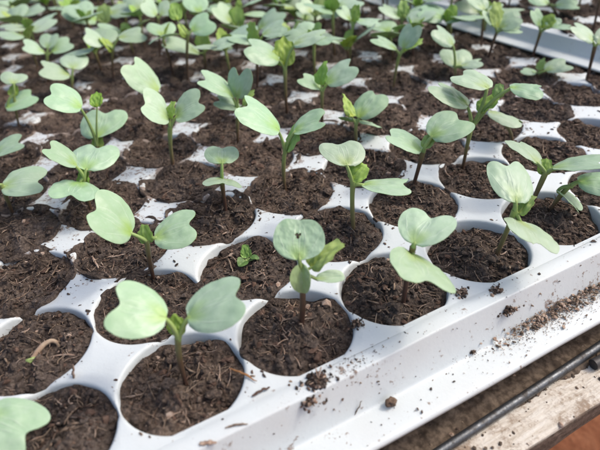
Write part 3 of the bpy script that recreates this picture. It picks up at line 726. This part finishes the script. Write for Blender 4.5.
for j in range(Y0, Y1):
    n_vis = 0
    for i in range(X0, X1):
        cx, cy = float(xmap(i+.5)), j+.5
        u, w = project(cx, cy, -.05)
        if not (-170 < u < 770 and -40 < w < 640): continue
        vis = -25 < u < 625 and -5 < w < 475
        near = j <= 3 and vis
        if j <= 1 and vis: me = soil_mesh(200+i*20+j, cov(i, j), 46, 150, 520, 240, sx=.9 if i >= 6 else 1, spill_w=.06 if j < 1 else .085, over=0 if j < 0 else (.3 if j == 0 else .62))
        elif near or (vis and j <= 4): me = soil_mesh(200+i*20+j, cov(i, j), 34, 100, 260, 130, sx=.9 if i >= 6 else 1, spill_w=.06 if j < 1 else .085, over=0 if j < 1 else .62)
        else: me = (FARX if i >= 6 else FAR)[covr.randrange(3 if i >= 6 else 8)]
        o = bpy.data.objects.new('soil_plug', me); o.location = Vector((cx, cy, 0))*S
        if not near and i < 6: o.rotation_euler.z = covr.randrange(4)*math.pi/2
        link(o)
        if vis:
            key = (i, j); what = SOILNOTE.get(key)
            if what is None:
                p_ = 'holding a seedling' if key in occupied or j >= 5 else 'with no seedling'
                what = '%s soil plug from the left, %s row from the tray front, %s' % (NUM[n_vis], ORD[j+1], p_)
            tag(o, what, 'soil plug', 'soil plugs in the front tray cells'); n_vis += 1
        else: tag(o, 'dark soil plug in a tray cell beyond the edge of the picture', 'soil plug', 'soil plugs outside the picture')

# ------------------------------------------------------------------ seedlings
def basis(az, el, ro):
    d = np.array([math.cos(az)*math.cos(el), math.sin(az)*math.cos(el), math.sin(el)])
    s = np.array([math.sin(az), -math.cos(az), 0.]); n_ = np.cross(s, d)
    s2 = s*math.cos(ro)+n_*math.sin(ro)
    return d, s2, np.cross(s2, d)
ANG = np.radians([0, 9, 22, 36, 50, 64, 78, 90])
SHAPE = {'C': [.79, .86, 1.06, 1.14, 1.07, .84, .54, .22],
         'R': [1.0, 1.02, 1.05, 1.02, .93, .78, .50, .14],
         'T': [1.0, .93, .76, .60, .47, .36, .24, .10],
         'F': [1.0, 1.0, .95, .85, .72, .55, .33, .10],
         'S': [1.0, .98, .90, .62, .40, .28, .18, .08]}
def leaf(parent, kind, apex, B, az, el, ro, L, rho, seed, hole=False, fine=True):
    r_ = np.random.default_rng(seed)
    nu, nv = (46, 121) if hole else ((15, 41) if fine else (8, 23))
    sh = np.array(SHAPE[kind])
    if kind == 'C': sh = sh+np.array([1, .8, .2, 0, 0, 0, 0, 0])*r_.normal(0, .025)
    vv = np.linspace(-1, 1, nv); th = vv*math.pi/2
    Rr = np.interp(np.abs(th), ANG, sh)
    Rr = np.convolve(np.pad(Rr, 2, mode='edge'), [.08, .22, .40, .22, .08], 'valid')
    Rr *= 1+(.05*r_.normal()*np.sin(th)+.035*vnoise(th*2.2+seed, 0, 0, seed))
    if kind == 'T': Rr *= 1+.06*np.sin(np.abs(th)*17+r_.uniform(0, 6))*np.clip(1.5-np.abs(th), 0, 1)
    lat = np.abs(Rr*np.sin(th)).max()
    t = np.linspace(0, 1, nu)**.85; t[0] = .02
    x = (t[:, None]*Rr*np.cos(th))*L*(1.17 if kind == 'C' else 1.0)
    y = (t[:, None]*Rr*np.sin(th))*L*rho/lat
    X_, Y_ = x/L, y/(L*rho)
    fold, cup, curl, wav, crk = {'C': (.10, -.16, -.15, .030, .010), 'R': (.06, .05, .10, .02, .008), 'T': (.20, -.08, -.16, .05, .028),
                                 'F': (.85, 0, -.25, .03, .015), 'S': (.3, .2, .12, .02, .01)}[kind]
    fold *= r_.uniform(.6, 1.4); cup += r_.normal(0, .05); curl *= r_.uniform(.5, 1.5)
    z = fold*np.abs(Y_)*rho*.9*np.tanh(np.abs(Y_)*6) + cup*Y_**2*rho + curl*(X_**2-.25*X_) + wav*np.sin(th*3+r_.uniform(0, 6))*t[:, None]**2*1.4
    z = z*L + crk*L*fbm(X_*5+seed, Y_*4, 0, 3, seed)*2
    th_ = .014*min(1, L/.35)
    d, s, n_ = basis(az, el, ro); B = np.asarray(B); apex = np.asarray(apex)
    P = B + x[..., None]*d + y[..., None]*s + z[..., None]*n_
    edge = 1-.75*t[:, None]**6
    top = P+n_*th_*.5*edge[..., None]; bot = P-n_*th_*.5*edge[..., None]
    g = Geo(); f = grid_faces(nu, nv)
    if hole:
        cen = np.stack(np.meshgrid((t[:-1]+t[1:])/2, (vv[:-1]+vv[1:])/2, indexing='ij'), -1).reshape(-1, 2)
        X2 = cen[:, 0]*np.cos(cen[:, 1]*1.57); Y2 = cen[:, 0]*np.sin(cen[:, 1]*1.57)
        f = f[np.hypot((X2-.60)*1.25, Y2+.03)+.035*vnoise(np.arctan2(X2-.6, Y2+.03)*2.2, 0, 0, 7) > .085]
    at = dict(lt=np.repeat(t, nv), lw=np.tile(vv, nu))
    g.add(top.reshape(-1, 3), f[:, ::-1], 0, **at)
    g.add(bot.reshape(-1, 3), f, 1, **at)
    # closed rim round the blade
    ring = [(nu-1)*nv+q for q in range(nv)]
    ring = [q*nv for q in range(nu)] + ring[1:] + [q*nv+nv-1 for q in range(nu-2, -1, -1)]
    ring = np.array(ring); tv, bv = top.reshape(-1, 3)[ring], bot.reshape(-1, 3)[ring]
    m = len(ring); idx = np.arange(m-1)
    g.add(np.concatenate([tv, bv]), np.stack([idx, idx+1, idx+1+m, idx+m], 1), 1, lt=np.tile(at['lt'][ring], 2), lw=np.tile(at['lw'][ring], 2))
    # stalk, running a little way under the blade as the midrib
    gap = np.linalg.norm(B-apex)
    c = apex*.45+B*.55+np.array([0, 0, .12*gap])-d*.12*gap
    pp = bez(apex-np.array([0, 0, .02]), c, B+d*L*.04-n_*.004, 8)
    rw = np.linspace(.026, .020 if kind != 'T' else .015, 8)*(1 if gap > .03 else .7)
    if kind in 'TS': rw = rw*.75
    mp = [B+d*L*q+n_*(np.interp(q, x[:, nv//2]/L, z[:, nv//2])-.008) for q in np.linspace(.06, .62, 7)]
    pp = np.concatenate([pp, np.array(mp)]); rw = np.concatenate([rw, rw[-1]*np.linspace(.95, .2, 7)])
    if not fine: tube_add(g, pp, rw, 2, 6, .8, lt=0.0, lw=.3)
    mats = [TRUE, TRUE, PETI] if kind == 'T' else [COTY, COTU, PETI]
    if kind == 'F': mats = [COTU, COTY, PETI]
    o = g.obj('true_leaf' if kind == 'T' else 'seed_leaf', mats, parent)
    if fine:
        g = Geo(); tube_add(g, pp, rw, 0, 8, .8); g.obj('leaf_stalk', [PETI], o)
    return o

def stem(parent, base, apex, seed, fine=True, bow=None):
    r_ = np.random.default_rng(seed); base, apex = np.asarray(base), np.asarray(apex)
    h = np.linalg.norm(apex-base)
    c = (base+apex)/2+np.array([r_.normal(0, .05), r_.normal(0, .05), 0])*h+np.array([0, 0, .05*h])
    if bow is not None: c = c+np.array(bow)
    n_ = 14 if fine else 7
    pp = bez(base-np.array([0, 0, .05]), c, apex, n_)
    rr = np.linspace(.018, .028, n_)*r_.uniform(.92, 1.08)
    rr = rr*(1+.06*np.sin(np.linspace(0, 9, n_)+seed))
    g = Geo(); ns = 10 if fine else 6
    tube_add(g, pp, rr, 0, ns, 1.0, sh=np.repeat(np.linspace(0, 1, n_), ns))
    return g.obj('stem', [STEM], parent)

def shift(root, kids):
    pass
def seedling(base, apex, leaves, label, seed, group, fine=True, bow=None):
    root = empty('seedling', base, label, 'seedling', group)
    off = np.asarray(base)
    stem(root, np.zeros(3), np.asarray(apex)-off, seed, fine, bow)
    for q, lf in enumerate(leaves):
        kind, B, az, el, ro, L, rho = lf[:7]
        leaf(root, kind, np.asarray(apex)-off, np.asarray(B)-off, az, el, ro, L, rho, seed*13+q, hole=(kind == 'R'), fine=fine)
    return root
GRP = 'seedlings growing in the front tray'
for k, (nm, b, a, lv) in enumerate(PLANTS):
    seedling(b, a, lv, LABELS[nm], 40+k, GRP, fine=b[1] < 5.5, bow=(.16, -.16, .05) if nm == 'O' else None)

frs = random.Random(21)
def random_seedling(bx, by, bz, label, seed, group, h=None):
    h = h or frs.uniform(.5, .82); ang = frs.uniform(0, 2*math.pi)
    ap = (bx+frs.uniform(-.06, .06), by+frs.uniform(-.06, .06), bz+h); lv = []
    for q in (0, 1):
        az = ang+q*math.pi+frs.uniform(-.4, .4); el = math.radians(frs.uniform(8, 42)); o_ = frs.uniform(.08, .16)
        B = (ap[0]+math.cos(az)*o_, ap[1]+math.sin(az)*o_, ap[2]+o_*.9)
        lv.append(('C', B, az, el, math.radians(frs.uniform(-14, 14)), frs.uniform(.38, .47), frs.uniform(.62, .72)))
    for q in range(frs.choice([1, 2, 2])):
        az = ang+1.57+q*3+frs.uniform(-.6, .6)
        lv.append(('T', (ap[0]+.03*math.cos(az), ap[1]+.03*math.sin(az), ap[2]+.05), az, math.radians(frs.uniform(50, 75)), 0.0, frs.uniform(.22, .36), frs.uniform(.33, .44)))
    return seedling((bx, by, bz), ap, lv, label, seed, group, fine=False)
sd = 400
for j in range(4, Y1):
    n_vis = 0
    for i in range(X0, X1):
        cx, cy = float(xmap(i+.5)), j+.5
        u, w = project(cx, cy, .3)
        if not (-25 < u < 625 and -22 < w < 300): continue
        n_vis += 1
        if w > 82: continue
        where = '%s from the left in the %s row from the tray front' % (NUM[n_vis-1], ORD[j+1])
        dx, dy = frs.uniform(-.14, .14), frs.uniform(-.14, .14)
        if (i, j) not in occupied:
            sd += 1; random_seedling(cx+dx, cy+dy, -.1, 'small blurred seedling, '+where, sd, GRP)
        if frs.random() < .22 and w < 56:          # a second plant came up in the same cell
            sd += 1; random_seedling(cx-.2 if dx > 0 else cx+.2, cy-.12 if dy > 0 else cy+.12, -.1, 'lower companion seedling, '+where, sd, GRP, frs.uniform(.32, .5))
for j in range(-5, 14):
    for i in range(0, 6):
        cx, cy = T2[0]+i+.5, T2[1]+j+.5
        u, w = project(cx, cy, T2[2])
        if not (-20 < u < 700 and -40 < w < 300): continue
        o = bpy.data.objects.new('soil_plug', FAR[covr.randrange(6)]); o.location = Vector((cx, cy, T2[2]))*S; o.rotation_euler.z = covr.randrange(4)*math.pi/2; link(o)
        where = '%s column from its near edge, %s row from its right end' % (['first', 'second', 'third', 'fourth', 'fifth', 'sixth'][i], ['first', 'second', 'third', 'fourth', 'fifth', 'sixth', 'seventh', 'eighth', 'ninth', 'tenth', 'eleventh', 'twelfth', 'thirteenth', 'fourteenth', 'fifteenth', 'sixteenth', 'seventeenth', 'eighteenth', 'nineteenth'][j+5])
        tag(o, 'second-tray soil plug, '+where, 'soil plug', 'soil plugs in the second tray')
        if (math.floor(cx), math.floor(cy)) == (9, 3) or not (-20 < u < 625 and -25 < w): continue
        sd += 1
        random_seedling(cx+frs.uniform(-.12, .12), cy+frs.uniform(-.12, .12), T2[2]-.1, 'second-tray seedling, '+where, sd, 'seedlings in the second tray')

# two sprouts that have only just come up
def sprout_curled():
    b = (-0.316, 0.399, -0.05)
    root = empty('sprout', b, 'tiny bent brown and green sprout lying in an otherwise bare plug', 'sprout', None)
    g = Geo(); pp = np.array([(.0, .0, -.03), (.02, .03, .05), (-.02, .05, .085), (-.08, .04, .085), (-.14, .0, .07), (-.19, -.04, .05)])
    tt = np.linspace(0, 5, 26); q = np.stack([np.interp(tt, np.arange(6), pp[:, k]) for k in range(3)], 1)
    for _ in range(3): q[1:-1] = (q[:-2]+q[1:-1]*2+q[2:])/4
    tube_add(g, q, np.interp(np.linspace(0, 1, 26), [0, .3, .75, 1], [.012, .018, .023, .022]), 0, 10); g.obj('stem', [DRIED], root)
    g = Geo(); v, f = lump(1, 3, 2); v = v*np.array([.042, .026, .022]); g.add(v+q[-1]+np.array([-.025, -.02, 0]), f, 0); g.obj('leaf_bud', [PETI], root)
sprout_curled()
def sprout_cupped():
    b = (1.535, 0.596, -0.07)
    root = empty('sprout', b, 'tiny dark green sprout with cupped leaves, alone in its plug beside the hole-bitten seedling', 'sprout', None)
    stem(root, np.zeros(3), np.array([0, 0, .05]), 77)
    ap = np.array([0, 0, .06])
    dk = mat_flat('dark_sprout_leaf', (.07, .15, .035), (.13, .22, .06), .5, 22, .4); lt = mat_flat('pale_sprout_leaf', (.24, .40, .09), (.17, .31, .06), .5, 22, .4)
    o = leaf(root, 'T', ap, ap+[0, 0, .02], math.radians(70), math.radians(66), 0, .14, .42, 501); o.data.materials[0] = o.data.materials[1] = lt
    for az in (205, 330):
        o = leaf(root, 'F', ap, ap+np.array([math.cos(math.radians(az))*.025, math.sin(math.radians(az))*.025, .0]), math.radians(az), math.radians(5), .3, .10, .6, 510+az)
        o.data.materials[0] = o.data.materials[1] = dk
sprout_cupped()

# ------------------------------------------------------------------ bits of soil and straw lying on the white plastic
def clump(loc, size, label, seed, n_=26, fib=6, squash=.6, name='soil_clump', mats=SMATS, spread=1.0):
    r_ = np.random.default_rng(seed); g = Geo()
    for k in range(n_*7):
        lv, lf = LUMPS[r_.integers(10)]; s = size*(.05+.24*r_.random()**2)
        c = r_.normal(0, .4, 3)*size*np.array([1.2*spread, .8*spread, squash])*(1 if k % 3 else 1.9); c[2] = abs(c[2])*(1 if k % 3 else .25)
        g.add(lv*s*r_.uniform(.5, 1.6, 3)+c, lf, r_.choice([0, 0, 0, 2, 3]))
    for k in range(fib*2):
        h = r_.uniform(0, 6.28); L = size*r_.uniform(1, 2.4); t_ = np.linspace(-.5, .5, 5)
        q = np.stack([L*t_*math.cos(h), L*t_*math.sin(h)+size*.3*t_**2, size*.35+L*.25*t_*r_.normal()], 1)
        v, f = tube(q, .0045, 4, .7, False); g.add(v, f, r_.choice([0, 1, 2, 3]))
    return tag(g.obj(name, SMATS, smooth=True, loc=loc), label, 'soil clump')
def wall_pt(x, t):
    """point on the front side wall of the tray, t = 0 at the top, 1 at the bottom"""
    return (x, -1-.160-.085*t, -.04-.29*t)
def straw(p0, p1, w, label, mat=FIBRE, bend=.02, name='straw_bit', flat=.5):
    p0, p1 = np.array(p0), np.array(p1); g = Geo()
    mid = (p0+p1)/2+np.array([bend, bend*.5, abs(bend)*.4])
    pa = bez(p0, mid, p1, 12); ra = np.random.default_rng(int(abs(p0[0]*977+p0[1]*331)*100) % 99991)
    pa[1:-1] += ra.normal(0, .0025, (10, 3)); tube_add(g, pa, w*np.array([.5, .8, 1, 1, 1.1, .9, .95, 1, .85, .7, .6, .3])*ra.uniform(.75, 1.2, 12), 0, 6, flat)
    return tag(g.obj(name, [mat]), label, 'straw')
BARK2 = mat_flat('brown_pebble', (.17, .12, .085), (.10, .065, .045), .9, 30)
ORANGE = mat_flat('orange_straw', (.36, .18, .075), (.25, .12, .05), .7, 20)
clump((1.387, -1.08, 0.0), .07, 'fibrous soil clump spilling over the front rim below the hole-bitten seedling', 1, 40, 10)
clump((1.259, -1.166, -0.052), .06, 'dark soil clump stuck to the tray wall below the spill at the hole-bitten seedling', 2, 26, 7)
clump((3.226, -1.187, -0.132), .055, 'brown soil clump on the tray wall below the large right front seedling', 3, 34, 5, 1.0)
clump((2.8, -1.251, -0.342), .03, 'two-pronged bit of root and soil on the lower tray wall in front', 4, 12, 5)
clump((1.95, -0.736, 0.0), .05, 'dark lump of soil on the rim between the hole-bitten and the drooping-leaf seedlings', 5, 20, 4)
clump((3.214, -1.046, 0.0), .05, 'dark soil lump spilled on the front rim beside the large right seedling', 6, 20, 8)
clump((2.945, -0.904, 0.0), .05, 'soil lump on the front rim below the drooping-leaf seedling', 7, 18, 6)
g = Geo(); v_, f_ = lump(1, 6, 3); g.add(v_*[.045, .038, .036]+[0, 0, .03], f_, 0); tag(g.obj('soil_pebble', [BARK2], loc=(1.897, -1.316, -0.36)), 'round brown soil pebble lying alone on the lower white flange', 'pebble')
straw((0.859, -0.599, 0.0), (0.991, -0.846, 0.02), 0.01, 'orange-brown straw lying across the soil at the front rim', ORANGE, 0.01, flat=0.5)
straw((0.43, -1.115, 0.008), (0.542, -1.165, 0.008), 0.018, 'flat tan chip on the white rim at the bottom of the picture', PALE, 0.004, flat=0.14)
straw((0.631, -1.091, 0.008), (0.783, -1.146, 0.01), 0.008, 'tan straw on the front rim under the big lower left seedling', FIBRE, 0.02, flat=0.5)
straw((0.904, -0.944, 0.01), (1.051, -0.948, 0.02), 0.013, 'dark purple scrap on the front rim left of the hole-bitten seedling', BARK, 0.02, flat=0.5)
straw((1.592, -1.251, -0.358), (1.672, -1.244, -0.236), 0.007, 'thin brown twig stuck on the lower tray wall left of the pebble', FIBRE, 0, flat=0.5)
straw((-0.245, -0.038, 0.0), (-0.209, 0.015, 0.09), 0.02, 'pale pointed flake standing on the rim above the bottom left plug', PALE, 0, flat=0.4)
straw((0.19, 1.527, 0.0), (0.207, 1.305, -0.04), 0.014, 'tan straw stub on the rim left of the broad-leaved seedling', PALE, 0, flat=0.5)
straw((0.253, 1.472, -0.03), (0.498, 1.41, -0.03), 0.01, 'straight tan straw on the bare plug behind the broad-leaved seedling', PALE, 0, flat=0.5)
straw((1.387, 0.748, -0.03), (1.349, 0.506, -0.05), 0.008, 'thin straw leaning in the plug beside the cupped sprout', FIBRE, 0, flat=0.5)
# crumbs nobody could count
g = Geo()
def crumb(x, y, z, r, m, sq=.7):
    lv, lf = LUMPS[rng.integers(10)]; an = rng.uniform(0, 6.28); c, s_ = math.cos(an), math.sin(an)
    q = lv*r*np.array([rng.uniform(1, 1.9), rng.uniform(.5, 1), sq*rng.uniform(.5, 1)]); q = np.stack([q[:, 0]*c-q[:, 1]*s_, q[:, 0]*s_+q[:, 1]*c, q[:, 2]], 1)
    g.add(q+[x, y, z+r*.35], lf, m)
# spilled pile along the foot of the front wall
for k in range(900):
    x = rng.normal(3.72, .30) if k < 480 else rng.uniform(3.9, 5.6); t_ = rng.random()
    y = -1.235-abs(rng.normal(0, .06)); z = -.355
    hh = .07*math.exp(-((y+1.25)/.07)**2)*rng.random()
    crumb(x, y, z+hh, .004+.015*rng.random()**2, rng.choice([3, 3, 3, 4, 4, 1]))
for k in range(1400):
    x = rng.normal(3.9, .5); crumb(x, -1.235-abs(rng.normal(0, .09)), -.358, .002+.003*rng.random(), rng.choice([3, 4, 1, 0]))
for k in range(160):
    x = rng.normal(1.65, .22); crumb(x, rng.normal(-1.05, .05), .0, .002+.005*rng.random()**2, rng.choice([3, 4, 1, 0, 2]), .5)
# specks round the cell rims
for i in range(-1, 7):
    for j in range(-1, 5):
        for q in range(30 if j <= 0 else 60):
            a_ = rng.uniform(0, 6.28); rr = R+.02+abs(rng.normal(0, .05))
            x, y = i+.5+rr*math.cos(a_), j+.5+rr*math.sin(a_)
            if y < -1.12 or (abs(x-i-.5) > .5) or (abs(y-j-.5) > .5 and y > -1): continue
            crumb(float(xmap(x)), y, 0, .004+.014*rng.random()**3, rng.choice([0, 0, 2, 1]), .5)
for k in range(90):
    x = rng.uniform(.2, 5.5); crumb(x, rng.uniform(-1.52, -1.28), -.363, .004+.008*rng.random()**2, rng.choice([0, 1, 2]), .6)
for k in range(50):
    w_ = wall_pt(rng.uniform(.2, 5.5), rng.random()); crumb(w_[0], w_[1]-.002, w_[2], .004+.008*rng.random()**2, rng.choice([0, 1, 2]), .6)
tag(g.obj('soil_crumbs', SMATS+[DUST], smooth=False), 'fine soil crumbs and specks strewn over the white tray', 'soil crumbs', kind='stuff')
